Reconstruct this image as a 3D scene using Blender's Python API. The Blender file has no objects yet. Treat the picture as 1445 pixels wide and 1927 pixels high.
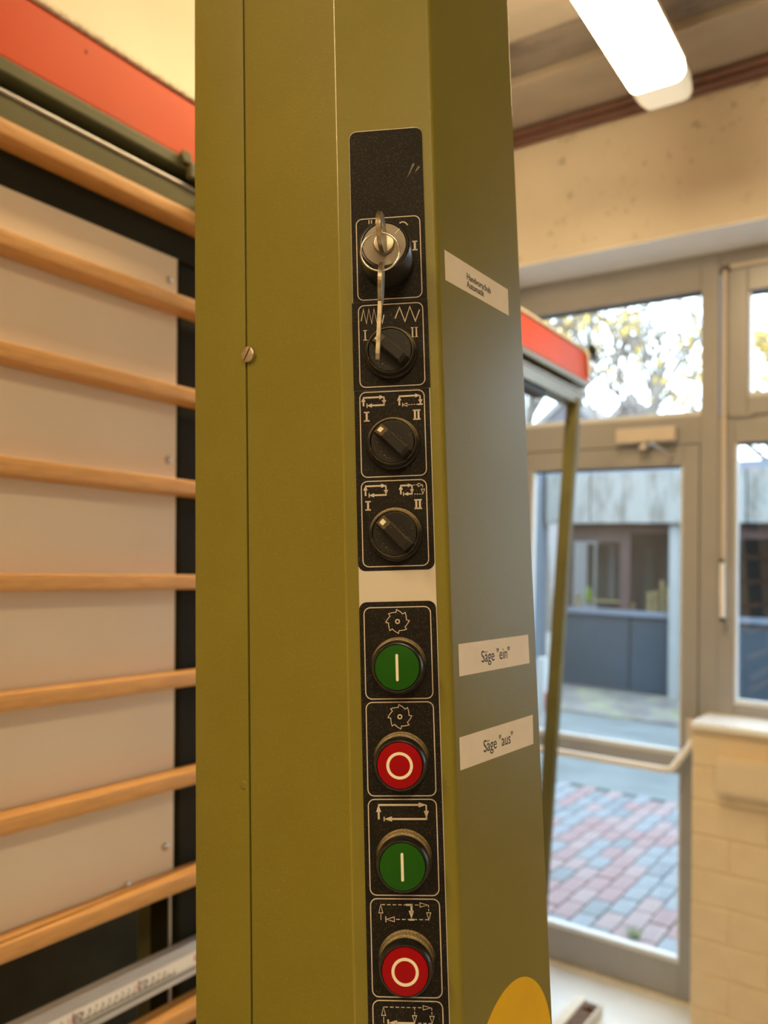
import bpy, math, random
from mathutils import Matrix, Vector
random.seed(7)
C = bpy.context.scene.collection
sc = bpy.context.scene

# ------------------------------------------------------------------ camera, world, exposure
CAM = Vector((0.0, 0.0, 1.58))
YAW, PITCH, ROLL, LEAN = [math.radians(a) for a in (34.71, 3.62, -1.818, 3.956)]
fw = Vector((math.cos(PITCH)*math.cos(YAW), math.cos(PITCH)*math.sin(YAW), math.sin(PITCH)))
rt0 = Vector((math.sin(YAW), -math.cos(YAW), 0)); dn0 = fw.cross(rt0)
rt = math.cos(ROLL)*rt0 + math.sin(ROLL)*dn0
dn = -math.sin(ROLL)*rt0 + math.cos(ROLL)*dn0
cd = bpy.data.cameras.new('camera'); cam = bpy.data.objects.new('camera', cd); C.objects.link(cam)
cam.matrix_world = Matrix(((rt.x, -dn.x, -fw.x, CAM.x), (rt.y, -dn.y, -fw.y, CAM.y), (rt.z, -dn.z, -fw.z, CAM.z), (0, 0, 0, 1)))
cd.sensor_fit = 'VERTICAL'; cd.sensor_height = 36.0; cd.lens = 1527.0*36/1927
cd.clip_start = 0.02; cd.clip_end = 200
cd.dof.use_dof = True; cd.dof.focus_distance = 0.445; cd.dof.aperture_fstop = 7.5
sc.camera = cam
w = bpy.data.worlds.new('sky'); sc.world = w; w.use_nodes = True
bg = w.node_tree.nodes['Background']; bg.inputs[0].default_value = (0.76, 0.90, 1.06, 1); bg.inputs[1].default_value = 6.2
sc.view_settings.view_transform = 'Standard'; sc.view_settings.look = 'None'
sc.view_settings.exposure = 0.0; sc.view_settings.gamma = 1.0; sc.view_settings.use_curve_mapping = False
sc.cycles.use_denoising = True
sc.cycles.use_light_tree = False
sc.cycles.max_bounces = 6; sc.cycles.diffuse_bounces = 4; sc.cycles.glossy_bounces = 3; sc.cycles.transparent_max_bounces = 10
sc.cycles.caustics_reflective = False; sc.cycles.caustics_refractive = False
sc.cycles.adaptive_threshold = 0.02
LAMP_RADIANCE = 47.0
LAMP_COLOUR = (1.0, 0.76, 0.42)

# ------------------------------------------------------------------ materials
MATS = {}
def mat(name, col, rough=0.5, metal=0.0, var=0.0, vscale=8.0, bump=0.0, bscale=200.0, speck=None, sscale=900.0, samt=0.0,
        dust=None, damt=0.0, stain=None, stscale=4.0, stlo=0.6, sthi=0.75, stretch=None, spec=0.5, coat=0.0, emit=None, estr=0.0):
    m = bpy.data.materials.new(name); m.use_nodes = True
    nt = m.node_tree; N = nt.nodes; Lk = nt.links
    b = N['Principled BSDF']
    b.inputs['Roughness'].default_value = rough; b.inputs['Metallic'].default_value = metal
    b.inputs['Specular IOR Level'].default_value = spec; b.inputs['Coat Weight'].default_value = coat
    tc = N.new('ShaderNodeTexCoord'); vec = tc.outputs['Object']
    if stretch:
        mp = N.new('ShaderNodeMapping'); mp.inputs['Scale'].default_value = stretch
        Lk.new(vec, mp.inputs[0]); vec = mp.outputs[0]
    def noise(scale, detail=4.0, rgh=0.55):
        n = N.new('ShaderNodeTexNoise'); n.inputs['Scale'].default_value = scale
        n.inputs['Detail'].default_value = detail; n.inputs['Roughness'].default_value = rgh
        Lk.new(vec, n.inputs['Vector']); return n.outputs['Fac']
    def ramp(fac, lo, hi):
        r = N.new('ShaderNodeMapRange'); r.inputs[1].default_value = lo; r.inputs[2].default_value = hi
        Lk.new(fac, r.inputs[0]); return r.outputs[0]
    def mix(fac, a, bcol):
        x = N.new('ShaderNodeMix'); x.data_type = 'RGBA'
        if isinstance(fac, float): x.inputs[0].default_value = fac
        else: Lk.new(fac, x.inputs[0])
        for s, v in ((6, a), (7, bcol)):
            if isinstance(v, tuple): x.inputs[s].default_value = (*v, 1)
            else: Lk.new(v, x.inputs[s])
        return x.outputs[2]
    def mul(a, k):
        x = N.new('ShaderNodeMath'); x.operation = 'MULTIPLY'; Lk.new(a, x.inputs[0])
        if isinstance(k, float): x.inputs[1].default_value = k
        else: Lk.new(k, x.inputs[1])
        return x.outputs[0]
    c = col
    if var:
        c = mix(ramp(noise(vscale), 0.3, 0.7), tuple(max(0, v*(1-var)) for v in col), tuple(min(1, v*(1+var)) for v in col))
    if stain:
        c = mix(mul(ramp(noise(stscale, 6.0, 0.65), stlo, sthi), 1.0), c, stain)
    if speck:
        v = N.new('ShaderNodeTexVoronoi'); v.inputs['Scale'].default_value = sscale; Lk.new(vec, v.inputs['Vector'])
        near = ramp(v.outputs['Distance'], 0.32, 0.18)
        sep = N.new('ShaderNodeSeparateColor'); Lk.new(v.outputs['Color'], sep.inputs[0])
        pick = ramp(sep.outputs[0], 1.0-samt, 1.0-samt+0.02)
        c = mix(mul(near, pick), c, speck)
    if dust:
        g = N.new('ShaderNodeNewGeometry'); sx = N.new('ShaderNodeSeparateXYZ'); Lk.new(g.outputs['Normal'], sx.inputs[0])
        up = ramp(sx.outputs[2], 0.10, 0.75)
        gr = ramp(noise(1400.0, 5.0, 0.8), 0.34, 0.60)
        c = mix(mul(mul(up, gr), float(damt)), c, dust)
    if isinstance(c, tuple): b.inputs['Base Color'].default_value = (*c, 1)
    else: Lk.new(c, b.inputs['Base Color'])
    if bump:
        bn = N.new('ShaderNodeBump'); bn.inputs['Strength'].default_value = bump; bn.inputs['Distance'].default_value = 0.3/bscale
        Lk.new(noise(bscale, 3.0), bn.inputs['Height']); Lk.new(bn.outputs[0], b.inputs['Normal'])
    if emit:
        b.inputs['Emission Color'].default_value = (*emit, 1); b.inputs['Emission Strength'].default_value = estr
    MATS[name] = m; return m

DUSTC = (0.62, 0.47, 0.24)
mat('olive', (0.205, 0.175, 0.019), 0.42, var=0.05, vscale=14, bump=0.22, bscale=700, speck=(0.38, 0.32, 0.10), sscale=1500, samt=0.045, spec=0.4)
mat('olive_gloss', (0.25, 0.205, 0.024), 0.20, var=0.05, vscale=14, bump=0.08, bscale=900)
mat('olive_dull', (0.13, 0.122, 0.055), 0.32, var=0.08, vscale=20, bump=0.1, bscale=400)
mat('olive_dark_shade', (0.017, 0.015, 0.005), 0.7, var=0.25, vscale=6, spec=0.2)  # shade of the recessed frame parts put into this near-black olive
mat('olive_shade', (0.040, 0.037, 0.020), 0.6, var=0.4, vscale=7, spec=0.25)  # rear panel olive, darkened for the shade inside the frame
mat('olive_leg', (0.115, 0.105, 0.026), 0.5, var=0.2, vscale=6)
mat('scuffed', (0.17, 0.14, 0.11), 0.6, var=0.2, vscale=400)
mat('plate', (0.013, 0.011, 0.009), 0.55, spec=0.16, var=0.25, vscale=60, bump=0.15, bscale=2500, speck=(0.24, 0.185, 0.10), sscale=2000, samt=0.24)
mat('print', (0.64, 0.55, 0.45), 0.6, var=0.08, vscale=300)
mat('alu', (0.66, 0.60, 0.52), 0.5, metal=0.15, bump=0.2, bscale=1800)
mat('black_plastic', (0.016, 0.014, 0.013), 0.42, spec=0.3, speck=(0.36, 0.27, 0.13), sscale=1500, samt=0.10, dust=DUSTC, damt=0.35, bump=0.08, bscale=1500)
mat('black_bezel', (0.013, 0.012, 0.011), 0.36, spec=0.35, speck=(0.36, 0.27, 0.13), sscale=1500, samt=0.06, dust=DUSTC, damt=1.0, bump=0.08, bscale=1500)
mat('black_clean', (0.013, 0.012, 0.012), 0.30, speck=(0.3, 0.22, 0.1), sscale=1500, samt=0.03)
mat('dark_slot', (0.008, 0.006, 0.004), 0.6, var=0.1)
mat('green', (0.014, 0.095, 0.004), 0.4, var=0.05, vscale=60, spec=0.15)
mat('red', (0.32, 0.001, 0.004), 0.4, var=0.05, vscale=60, spec=0.15)
mat('cream_mark', (0.85, 0.80, 0.62), 0.45, var=0.03)
mat('brushed', (0.27, 0.23, 0.185), 0.48, metal=0.75, var=0.12, vscale=300, stretch=(1, 14, 1), bump=0.2, bscale=900)
mat('nickel', (0.72, 0.67, 0.58), 0.22, metal=1.0, var=0.1, vscale=200)
mat('core_metal', (0.50, 0.44, 0.33), 0.42, metal=0.9, var=0.1, vscale=300)
mat('key_metal', (0.38, 0.31, 0.205), 0.36, metal=1.0, var=0.35, vscale=250)
mat('brass_screw', (0.55, 0.47, 0.32), 0.38, metal=0.9, var=0.15, vscale=500, bump=0.2, bscale=2500)
mat('sticker', (0.86, 0.76, 0.58), 0.5, var=0.03, vscale=60)
mat('sticker_worn', (0.86, 0.76, 0.58), 0.5, var=0.03, vscale=60, stain=(0.55, 0.45, 0.33), stscale=70, stlo=0.66, sthi=0.74)
mat('ink', (0.02, 0.014, 0.012), 0.6, var=0.1)
mat('yellow', (0.88, 0.52, 0.004), 0.5, spec=0.2, var=0.04, vscale=30)
mat('wood', (0.60, 0.30, 0.085), 0.5, var=0.22, vscale=18, stretch=(1.2, 22, 22), bump=0.1, bscale=120, stain=(0.42, 0.20, 0.06), stscale=9, stlo=0.58, sthi=0.72)
mat('wood_split', (0.20, 0.09, 0.03), 0.8, var=0.3, vscale=60)
mat('board', (0.82, 0.68, 0.49), 0.5, var=0.05, vscale=3)
mat('orange', (0.62, 0.075, 0.012), 0.5, spec=0.2, var=0.06, vscale=5, stain=(0.58, 0.10, 0.05), stscale=6, stlo=0.6, sthi=0.9)
mat('raw_edge', (0.74, 0.63, 0.46), 0.8, var=0.3, vscale=120, bump=0.5, bscale=200)
mat('alu_rail', (0.55, 0.53, 0.51), 0.4, metal=0.5, var=0.1, vscale=30, stretch=(1, 30, 30))
mat('tape', (0.74, 0.70, 0.66), 0.5, var=0.03)
mat('red_ink', (0.55, 0.05, 0.05), 0.6, var=0.05)
mat('steel', (0.55, 0.53, 0.50), 0.35, metal=0.9, var=0.1, vscale=40)
mat('reveal_daylit', (0.86, 0.87, 0.88), 0.6, var=0.03, vscale=6)  # daylight on the lintel soffit put into this bluish white
mat('wall', (0.70, 0.59, 0.45), 0.85, var=0.05, vscale=3, bump=0.12, bscale=60)
mat('wall_stained', (0.72, 0.645, 0.54), 0.85, var=0.05, vscale=3, bump=0.12, bscale=60, stain=(0.40, 0.35, 0.25), stscale=16, stlo=0.60, sthi=0.72)
mat('brick_paint', (0.74, 0.60, 0.40), 0.7, var=0.05, vscale=9, bump=0.2, bscale=40, stain=(0.48, 0.34, 0.18), stscale=14, stlo=0.70, sthi=0.76)
mat('mortar_paint', (0.72, 0.58, 0.38), 0.75, var=0.05)
mat('sill', (0.85, 0.86, 0.86), 0.18, var=0.03, vscale=20)
mat('concrete', (0.221, 0.184, 0.156), 0.9, var=0.2, vscale=4, bump=0.3, bscale=60, stain=(0.10, 0.08, 0.065), stscale=3.2, stlo=0.48, sthi=0.66, stretch=(1.5, 0.6, 1))
mat('concrete_light', (0.352, 0.299, 0.246), 0.9, var=0.12, vscale=4, bump=0.3, bscale=60, stretch=(1.5, 0.6, 1))
mat('pipe_brown', (0.13, 0.06, 0.045), 0.4, var=0.2, vscale=12)
mat('floor', (0.70, 0.70, 0.69), 0.28, var=0.06, vscale=5, stain=(0.50, 0.49, 0.47), stscale=9, stlo=0.62, sthi=0.72)
mat('bead_skylit', (0.66, 0.69, 0.72), 0.25, var=0.03)  # paler than the taupe frame; sky light put into the colour
mat('frame', (0.32, 0.308, 0.296), 0.3, var=0.03, vscale=10)
mat('frame_gap', (0.10, 0.085, 0.07), 0.7, var=0.1)
mat('gasket', (0.03, 0.03, 0.035), 0.6, var=0.1)
mat('beige_part', (0.58, 0.50, 0.41), 0.4, var=0.03)
mat('white_part', (0.78, 0.74, 0.70), 0.35, var=0.03)
mat('lamp_body', (0.66, 0.62, 0.55), 0.5, var=0.03)
mat('lamp_diffuser', (0.8, 0.78, 0.7), 0.4, var=0.02, emit=LAMP_COLOUR, estr=LAMP_RADIANCE)
mat('lamp_cap', (0.80, 0.76, 0.66), 0.3, var=0.03, emit=(1.0, 0.86, 0.58), estr=0.45)
mat('duct', (0.72, 0.60, 0.43), 0.5, var=0.03)
mat('cut_wood', (0.13, 0.07, 0.035), 0.8, var=0.5, vscale=60)
mat('pale_wood', (0.74, 0.68, 0.58), 0.6, var=0.1, vscale=15)
mat('paver_grey', (0.155, 0.172, 0.197), 0.75, var=0.15, vscale=9, bump=0.3, bscale=90)
mat('paver_dark', (0.126, 0.143, 0.164), 0.75, var=0.15, vscale=9, bump=0.3, bscale=90)
mat('paver_red', (0.197, 0.130, 0.139), 0.75, var=0.15, vscale=9, bump=0.3, bscale=90)
mat('paver_pink', (0.210, 0.160, 0.168), 0.75, var=0.12, vscale=9, bump=0.3, bscale=90)
mat('facade_dark', (0.12, 0.085, 0.07), 0.85, var=0.2, vscale=3)
mat('joint_sand', (0.087, 0.092, 0.092), 0.95, var=0.2, vscale=20)
mat('street', (0.102, 0.120, 0.128), 0.85, var=0.25, vscale=5, stretch=(1, 0.4, 1))
mat('forecourt', (0.128, 0.120, 0.120), 0.85, var=0.3, vscale=2.5, stain=(0.20, 0.22, 0.12), stscale=2.2, stlo=0.5, sthi=0.65)
mat('kerb', (0.255, 0.255, 0.255), 0.85, var=0.15, vscale=6)
mat('fascia', (0.232, 0.243, 0.238), 0.8, var=0.06, vscale=3, stain=(0.105, 0.10, 0.085), stscale=2.2, stlo=0.47, sthi=0.72, stretch=(1, 3.0, 0.8))
mat('panel_blue', (0.029, 0.044, 0.061), 0.45, var=0.1, vscale=2)
mat('wall_grey', (0.138, 0.169, 0.214), 0.7, var=0.06, vscale=2)
mat('wood_frame_brown', (0.052, 0.030, 0.028), 0.6, var=0.2, vscale=8)
mat('column_white', (0.230, 0.249, 0.257), 0.7, var=0.05, vscale=3)
mat('sill_metal', (0.128, 0.152, 0.201), 0.4, var=0.05)
mat('interior_dark', (0.055, 0.055, 0.050), 0.8, var=0.3, vscale=2)
mat('curtain', (0.092, 0.110, 0.092), 0.9, var=0.3, vscale=3, stretch=(1, 6, 0.3))
mat('roof_grey', (0.103, 0.103, 0.122), 0.7, var=0.1, vscale=3)
mat('render_pale', (0.243, 0.237, 0.243), 0.8, var=0.05)
mat('bark', (0.17, 0.15, 0.13), 0.9, var=0.3, vscale=8)
mat('leaf_yellow', (0.60, 0.42, 0.08), 0.7, var=0.35, vscale=2)
mat('leaf_green', (0.13, 0.22, 0.06), 0.7, var=0.4, vscale=4)
mat('stock_wood', (0.80, 0.56, 0.26), 0.7, var=0.25, vscale=5)
mat('lime', (0.40, 0.50, 0.06), 0.6, var=0.1)
mat('pole_white', (0.317, 0.338, 0.348), 0.5, var=0.05)
mat('band_red', (0.45, 0.05, 0.07), 0.5, var=0.05)

def glass_mat(name, tint, refl_rough=0.0):
    m = bpy.data.materials.new(name); m.use_nodes = True; nt = m.node_tree; N = nt.nodes; N.clear()
    o = N.new('ShaderNodeOutputMaterial'); t = N.new('ShaderNodeBsdfTransparent'); t.inputs[0].default_value = (*tint, 1)
    g = N.new('ShaderNodeBsdfGlossy'); g.inputs['Roughness'].default_value = refl_rough; g.inputs[0].default_value = (1, 1, 1, 1)
    lw = N.new('ShaderNodeLayerWeight'); lw.inputs[0].default_value = 0.5
    pw = N.new('ShaderNodeMath'); pw.operation = 'POWER'; pw.inputs[1].default_value = 5.0; nt.links.new(lw.outputs['Facing'], pw.inputs[0])
    fr = N.new('ShaderNodeMapRange'); fr.inputs[3].default_value = 0.04; fr.inputs[4].default_value = 1.0; nt.links.new(pw.outputs[0], fr.inputs[0])
    mx = N.new('ShaderNodeMixShader')
    nt.links.new(fr.outputs[0], mx.inputs[0]); nt.links.new(t.outputs[0], mx.inputs[1]); nt.links.new(g.outputs[0], mx.inputs[2])
    nt.links.new(mx.outputs[0], o.inputs[0]); MATS[name] = m; return m
glass_mat('glass', (0.95, 0.98, 0.97))
glass_mat('glass_dark', (0.72, 0.75, 0.76))

# ------------------------------------------------------------------ geometry helpers
class G:
    def __init__(s): s.v = []; s.f = []
    def add(s, vs, fs, M=None):
        n = len(s.v)
        s.v += [tuple(M @ Vector(p)) if M else tuple(p) for p in vs]
        s.f += [tuple(i+n for i in f) for f in fs]; return s
    def box(s, a, b, M=None):
        (x0, y0, z0), (x1, y1, z1) = a, b
        vs = [(x0,y0,z0),(x1,y0,z0),(x1,y1,z0),(x0,y1,z0),(x0,y0,z1),(x1,y0,z1),(x1,y1,z1),(x0,y1,z1)]
        return s.add(vs, [(0,3,2,1),(4,5,6,7),(0,1,5,4),(1,2,6,5),(2,3,7,6),(3,0,4,7)], M)
    def prism(s, poly, z0, z1, M=None):
        n = len(poly)
        vs = [(x, y, z0) for x, y in poly] + [(x, y, z1) for x, y in poly]
        fs = [tuple(range(n-1, -1, -1)), tuple(range(n, 2*n))] + [(i, (i+1) % n, n+(i+1) % n, n+i) for i in range(n)]
        return s.add(vs, fs, M)
    def lathe(s, prof, seg=48, M=None, cap0=False, cap1=True):
        n = len(prof); vs = []; fs = []
        for k in range(seg):
            a = 2*math.pi*k/seg
            vs += [(r*math.cos(a), r*math.sin(a), h) for r, h in prof]
        for k in range(seg):
            j = (k+1) % seg
            for i in range(n-1): fs.append((k*n+i, j*n+i, j*n+i+1, k*n+i+1))
        if cap1: fs.append(tuple(k*n+n-1 for k in range(seg)))
        if cap0: fs.append(tuple(k*n for k in range(seg-1, -1, -1)))
        return s.add(vs, fs, M)
    def tube(s, pts, r, seg=10, M=None, closed=False, caps=True):
        pts = [Vector(p) for p in pts]; n = len(pts)
        rs = r if isinstance(r, (list, tuple)) else [r]*n
        vs = []; fs = []; prev = None
        for i, p in enumerate(pts):
            if closed: d = pts[(i+1) % n]-pts[i-1]
            else: d = pts[min(i+1, n-1)]-pts[max(i-1, 0)]
            d.normalize()
            ref = prev if prev is not None else (Vector((0, 0, 1)) if abs(d.z) < 0.9 else Vector((1, 0, 0)))
            a = (ref - d*ref.dot(d)).normalized(); b = d.cross(a); prev = a
            for k in range(seg):
                t = 2*math.pi*k/seg; vs.append(tuple(p + (a*math.cos(t)+b*math.sin(t))*rs[i]))
        m = n if closed else n-1
        for i in range(m):
            for k in range(seg):
                j = (i+1) % n; l = (k+1) % seg
                fs.append((i*seg+k, i*seg+l, j*seg+l, j*seg+k))
        if caps and not closed:
            fs.append(tuple(range(seg-1, -1, -1))); fs.append(tuple((n-1)*seg+k for k in range(seg)))
        return s.add(vs, fs, M)
    # flat print, in a (x, y) plane, raised from z0 to z1
    def line(s, p, q, wd, z, M=None):
        p = Vector(p); q = Vector(q); d = (q-p).normalized(); nrm = Vector((-d.y, d.x))*wd/2
        return s.prism([tuple(p-nrm), tuple(q-nrm), tuple(q+nrm), tuple(p+nrm)], z[0], z[1], M)
    def path(s, pts, wd, z, M=None, closed=False):
        P = [Vector(p) for p in pts]; n = len(P)
        lo = []; hi = []
        for i in range(n):
            if closed or 0 < i < n-1:
                a = (P[i]-P[i-1]).normalized(); b = (P[(i+1) % n]-P[i]).normalized()
            elif i == 0: a = b = (P[1]-P[0]).normalized()
            else: a = b = (P[-1]-P[-2]).normalized()
            na = Vector((-a.y, a.x)); nb = Vector((-b.y, b.x)); mm = na+nb
            if mm.length < 1e-6: mm = na
            mm.normalize(); k = min(2.2, 1/max(0.2, mm.dot(na)))
            lo.append(P[i]-mm*k*wd/2); hi.append(P[i]+mm*k*wd/2)
        for i in range(n if closed else n-1):
            j = (i+1) % n
            s.prism([tuple(lo[i]), tuple(lo[j]), tuple(hi[j]), tuple(hi[i])], z[0], z[1], M)
        return s
    def dash(s, p, q, wd, z, k, M=None):
        p = Vector(p); q = Vector(q)
        for i in range(k):
            s.line(p+(q-p)*(i/k), p+(q-p)*((i+0.62)/k), wd, z, M)
        return s
    def tri(s, tip, d, ln, wd, z, hollow=0, M=None):
        tip = Vector(tip); d = Vector(d).normalized(); nn = Vector((-d.y, d.x))
        pts = [tip, tip-d*ln+nn*wd/2, tip-d*ln-nn*wd/2]
        if hollow: return s.path([tuple(p) for p in pts], hollow, z, M, closed=True)
        return s.prism([tuple(p) for p in pts], z[0], z[1], M)

def round_poly(pts, radii, seg=6):
    out = []; n = len(pts)
    for i, p in enumerate(pts):
        r = radii[i] if isinstance(radii, (list, tuple)) else radii
        p = Vector(p)
        if r <= 0: out.append(tuple(p)); continue
        a = (Vector(pts[i-1])-p).normalized(); b = (Vector(pts[(i+1) % n])-p).normalized()
        ang = math.acos(max(-1, min(1, a.dot(b)))); d = r/math.tan(ang/2)
        cpt = p+(a+b).normalized()*(r/math.sin(ang/2)); s0 = p+a*d; s1 = p+b*d
        a0 = math.atan2(s0.y-cpt.y, s0.x-cpt.x); a1 = math.atan2(s1.y-cpt.y, s1.x-cpt.x)
        da = (a1-a0+math.pi) % (2*math.pi)-math.pi
        for k in range(seg+1):
            t = a0+da*k/seg; out.append((cpt.x+r*math.cos(t), cpt.y+r*math.sin(t)))
    return out
def rrect(x0, y0, x1, y1, r, seg=6):
    return round_poly([(x0, y0), (x1, y0), (x1, y1), (x0, y1)], r, seg)

def obj(name, g, m, parent=None, bevel=0, bseg=2, smooth=0, mtx=None):
    if isinstance(g, G):
        me = bpy.data.meshes.new(name); me.from_pydata(g.v, [], g.f); me.update()
        if m: me.materials.append(MATS[m])
        if smooth:
            me.shade_smooth(); me.set_sharp_from_angle(angle=math.radians(smooth))
    else: me = g
    o = bpy.data.objects.new(name, me); C.objects.link(o)
    if parent: o.parent = parent
    if mtx is not None: o.matrix_local = mtx
    if bevel:
        b = o.modifiers.new('bevel', 'BEVEL'); b.width = bevel; b.segments = bseg; b.limit_method = 'ANGLE'; b.angle_limit = math.radians(40)
    return o
def thing(name, label, cat, mtx=None, group=None):
    o = bpy.data.objects.new(name, None); C.objects.link(o); o.empty_display_size = 0.05
    o['label'] = label; o['category'] = cat
    if group: o['group'] = group
    if mtx is not None: o.matrix_world = mtx
    return o
def tag(o, label, cat, group=None):
    o['label'] = label; o['category'] = cat
    if group: o['group'] = group
    return o
def structure(name, label, mtx=None):
    o = bpy.data.objects.new(name, None); C.objects.link(o); o['kind'] = 'structure'; o['label'] = label
    if mtx is not None: o.matrix_world = mtx
    return o
def smesh(name, g, m, label=None, **k):
    o = obj(name, g, m, **k); o['kind'] = 'structure'
    if label: o['label'] = label
    return o
def copy_tree(o, parent=None, mtx=None):
    c = o.copy(); C.objects.link(c); c.parent = parent
    if mtx is not None: c.matrix_local = mtx
    for ch in list(o.children): copy_tree(ch, c)
    return c
def text_geo(body, size, xs=1.0, z=(0, 0.0001), M=None, spacing=1.0):
    cu = bpy.data.curves.new('lettering', 'FONT'); cu.body = body; cu.size = size; cu.resolution_u = 4
    cu.space_character = spacing
    o = bpy.data.objects.new('lettering', cu); C.objects.link(o)
    me = bpy.data.meshes.new_from_object(o.evaluated_get(bpy.context.evaluated_depsgraph_get()))
    g = G(); zz = z[1]
    g.add([(v.co.x*xs, v.co.y, zz) for v in me.vertices], [tuple(p.vertices) for p in me.polygons], M)
    bpy.data.objects.remove(o); bpy.data.curves.remove(cu); bpy.data.meshes.remove(me)
    return g

# leaning frame: origin at the camera, u along the saw, v into the saw, w up the lean
LM = Matrix.Translation(CAM) @ Matrix.Rotation(-LEAN, 4, 'X')
Z0 = CAM.z                                  # heights below are given relative to eye level, z = Z0 + h

# ================================================================== SETTING
XD, XI = 3.2, 2.965                          # door plane, inner face of the door wall
ZC = 1.775                                   # ceiling above eye level
def wz(g): return [(x, y, z) for x, y, z in g]
# floor
smesh('floor', G().box((-3.6, -4.2, -0.1), (3.42, 1.76, 0.0)), 'floor', 'light grey workshop floor')
# ceiling: concrete strips running across
ceil = structure('ceiling', 'stained concrete plank ceiling')
xs = [2.965, 2.62, 2.40, 2.10, 1.60, 1.1, 0.6, 0.1, -0.5, -1.1, -1.7, -2.3, -2.9, -3.6]
for i in range(len(xs)-1):
    off = [0.0, 0.03, 0.0, 0.03][i % 4]
    obj('plank', G().box((xs[i+1]+0.006, -4.2, Z0+ZC+off), (xs[i]-0.006, 1.66, Z0+ZC+0.14)), ['concrete_light', 'concrete'][i % 2], ceil, bevel=0.004)
obj('slab', G().box((-3.6, -4.2, Z0+ZC+0.13), (3.42, 1.76, Z0+ZC+0.22)), 'concrete', ceil)
# plain walls
smesh('wall_back', G().box((-3.6, 1.66, 0), (3.42, 1.76, Z0+ZC+0.13)), 'wall', 'cream wall behind the saw')
smesh('wall_left', G().box((-3.7, -4.2, 0), (-3.6, 1.76, Z0+ZC+0.13)), 'wall', 'cream wall at the far end of the workshop')
smesh('wall_front', G().box((-3.6, -4.3, 0), (3.42, -4.2, Z0+ZC+0.13)), 'wall', 'cream wall behind the operator')
# door wall: lintel, parapet of painted bricks, closing piers
wr = structure('wall_right', 'cream painted wall around the glazed door')
obj('lintel', G().box((XI, -4.2, Z0+1.232), (3.42, 1.66, Z0+ZC+0.12)), 'wall_stained', wr, bevel=0.006)
obj('soffit_daylit_sheet', G().box((XI+0.004, -2.3, Z0+1.228), (XD+0.02, 1.60, Z0+1.2335)), 'reveal_daylit', wr)  # added sheet under the lintel, pale to look lit by daylight
obj('pier', G().box((XI, 1.60, 0), (3.42, 1.66, Z0+1.232)), 'wall', wr)
obj('pier', G().box((XI, -4.2, 0), (3.42, -2.3, Z0+1.232)), 'wall', wr)
obj('parapet_core', G().box((XI+0.004, -2.3, 0), (3.42, 0.7255, Z0-0.531)), 'mortar_paint', wr)
ch, bl = 0.1145, 0.2475
bm_ = G().box((0, -bl+0.006, 0.0025), (0.05, 0, ch-0.0025))
brick0 = None
for r in range(9):
    zt = -0.548-ch*r
    if zt-ch < -1.58: ch_r = 0
    y = 0.7275; k = 0
    while y > -0.3:
        ln = bl*0.5 if (k == 0 and r % 2) else bl
        g = G().box((0, -ln+0.0025, 0.0022), (0.05, 0, ch-0.0022))
        M = Matrix.Translation((XI+0.0005+random.uniform(-0.0008, 0.0008), y, Z0+zt-ch))
        key = 'half' if ln < bl else 'full'
        if brick0 is None: brick0 = {}
        if key not in brick0:
            brick0[key] = obj('brick', g, 'brick_paint', wr, bevel=0.006, bseg=3, mtx=M)
        else:
            c = brick0[key].copy(); C.objects.link(c); c.parent = wr; c.matrix_local = M
        y -= ln; k += 1
obj('parapet_cap', G().box((XI-0.004, -2.3, Z0-0.548), (3.2, 0.7275, Z0-0.531)), 'brick_paint', wr)
smesh('trim_1', G().box((XI-0.02, -2.3, Z0-0.5315), (XD+0.03, 0.7275, Z0-0.511)), 'sill', 'white window sill on the painted brick parapet', bevel=0.003)
ex = structure('wall_outside', 'unseen dark outer wall of the workshop wing, added to darken window reflections')  # out of view, added to keep sky out of the opposite panes
obj('facade', G().box((2.9, 1.77, 0), (3.42, 14.0, 4.2)), 'facade_dark', ex)
# brown pipes along the ceiling edge
tp = structure('trim_2', 'brown pipes along the top of the door wall')
obj('pipe', G().tube([(XI-0.025, 1.66, Z0+1.745), (XI-0.025, -4.2, Z0+1.745)], 0.024, 12), 'pipe_brown', tp, smooth=40)
obj('pipe', G().tube([(XI-0.062, 1.66, Z0+1.757), (XI-0.062, -4.2, Z0+1.757)], 0.014, 12), 'pipe_brown', tp, smooth=40)
for yy in (1.55, 0.1, -0.9, -2.0):
    obj('pipe_clip', G().box((XI-0.08, yy, Z0+1.72), (XI+0.002, yy+0.02, Z0+1.778)), 'pipe_brown', tp, bevel=0.002)

# ---- door frame, door leaf and windows
def ring(y0, y1, z0, z1, wy0, wy1, wz0, wz1, x0, x1):
    g = G()
    g.box((x0, y0, z0), (x1, y0+wy0, z1)); g.box((x0, y1-wy1, z0), (x1, y1, z1))
    g.box((x0, y0+wy0, z0), (x1, y1-wy1, z0+wz0)); g.box((x0, y0+wy0, z1-wz1), (x1, y1-wy1, z1))
    return g
def h(z): return Z0+z
d1 = structure('door_1', 'glazed taupe metal door to the courtyard')
# fixed frame: jambs, transom, head
def frame_bar(a, b, par, nm='frame_bar'): return obj(nm, G().box(a, b), 'frame', par, bevel=0.003)
frame_bar((XD, 0.697, h(-1.58)), (XD+0.08, 0.7625, h(1.235)), d1, 'jamb')
frame_bar((XD, 1.519, h(-1.58)), (XD+0.08, 1.60, h(1.235)), d1, 'jamb')
frame_bar((XD, 0.7625, h(0.4955)), (XD+0.08, 1.519, h(0.602)), d1, 'transom')
frame_bar((XD, 0.7625, h(1.090)), (XD+0.08, 1.519, h(1.235)), d1, 'head')
frame_bar((XD+0.012, 0.745, h(0.602)), (XD+0.07, 0.7625, h(1.09)), d1, 'glazing_bead')
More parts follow.
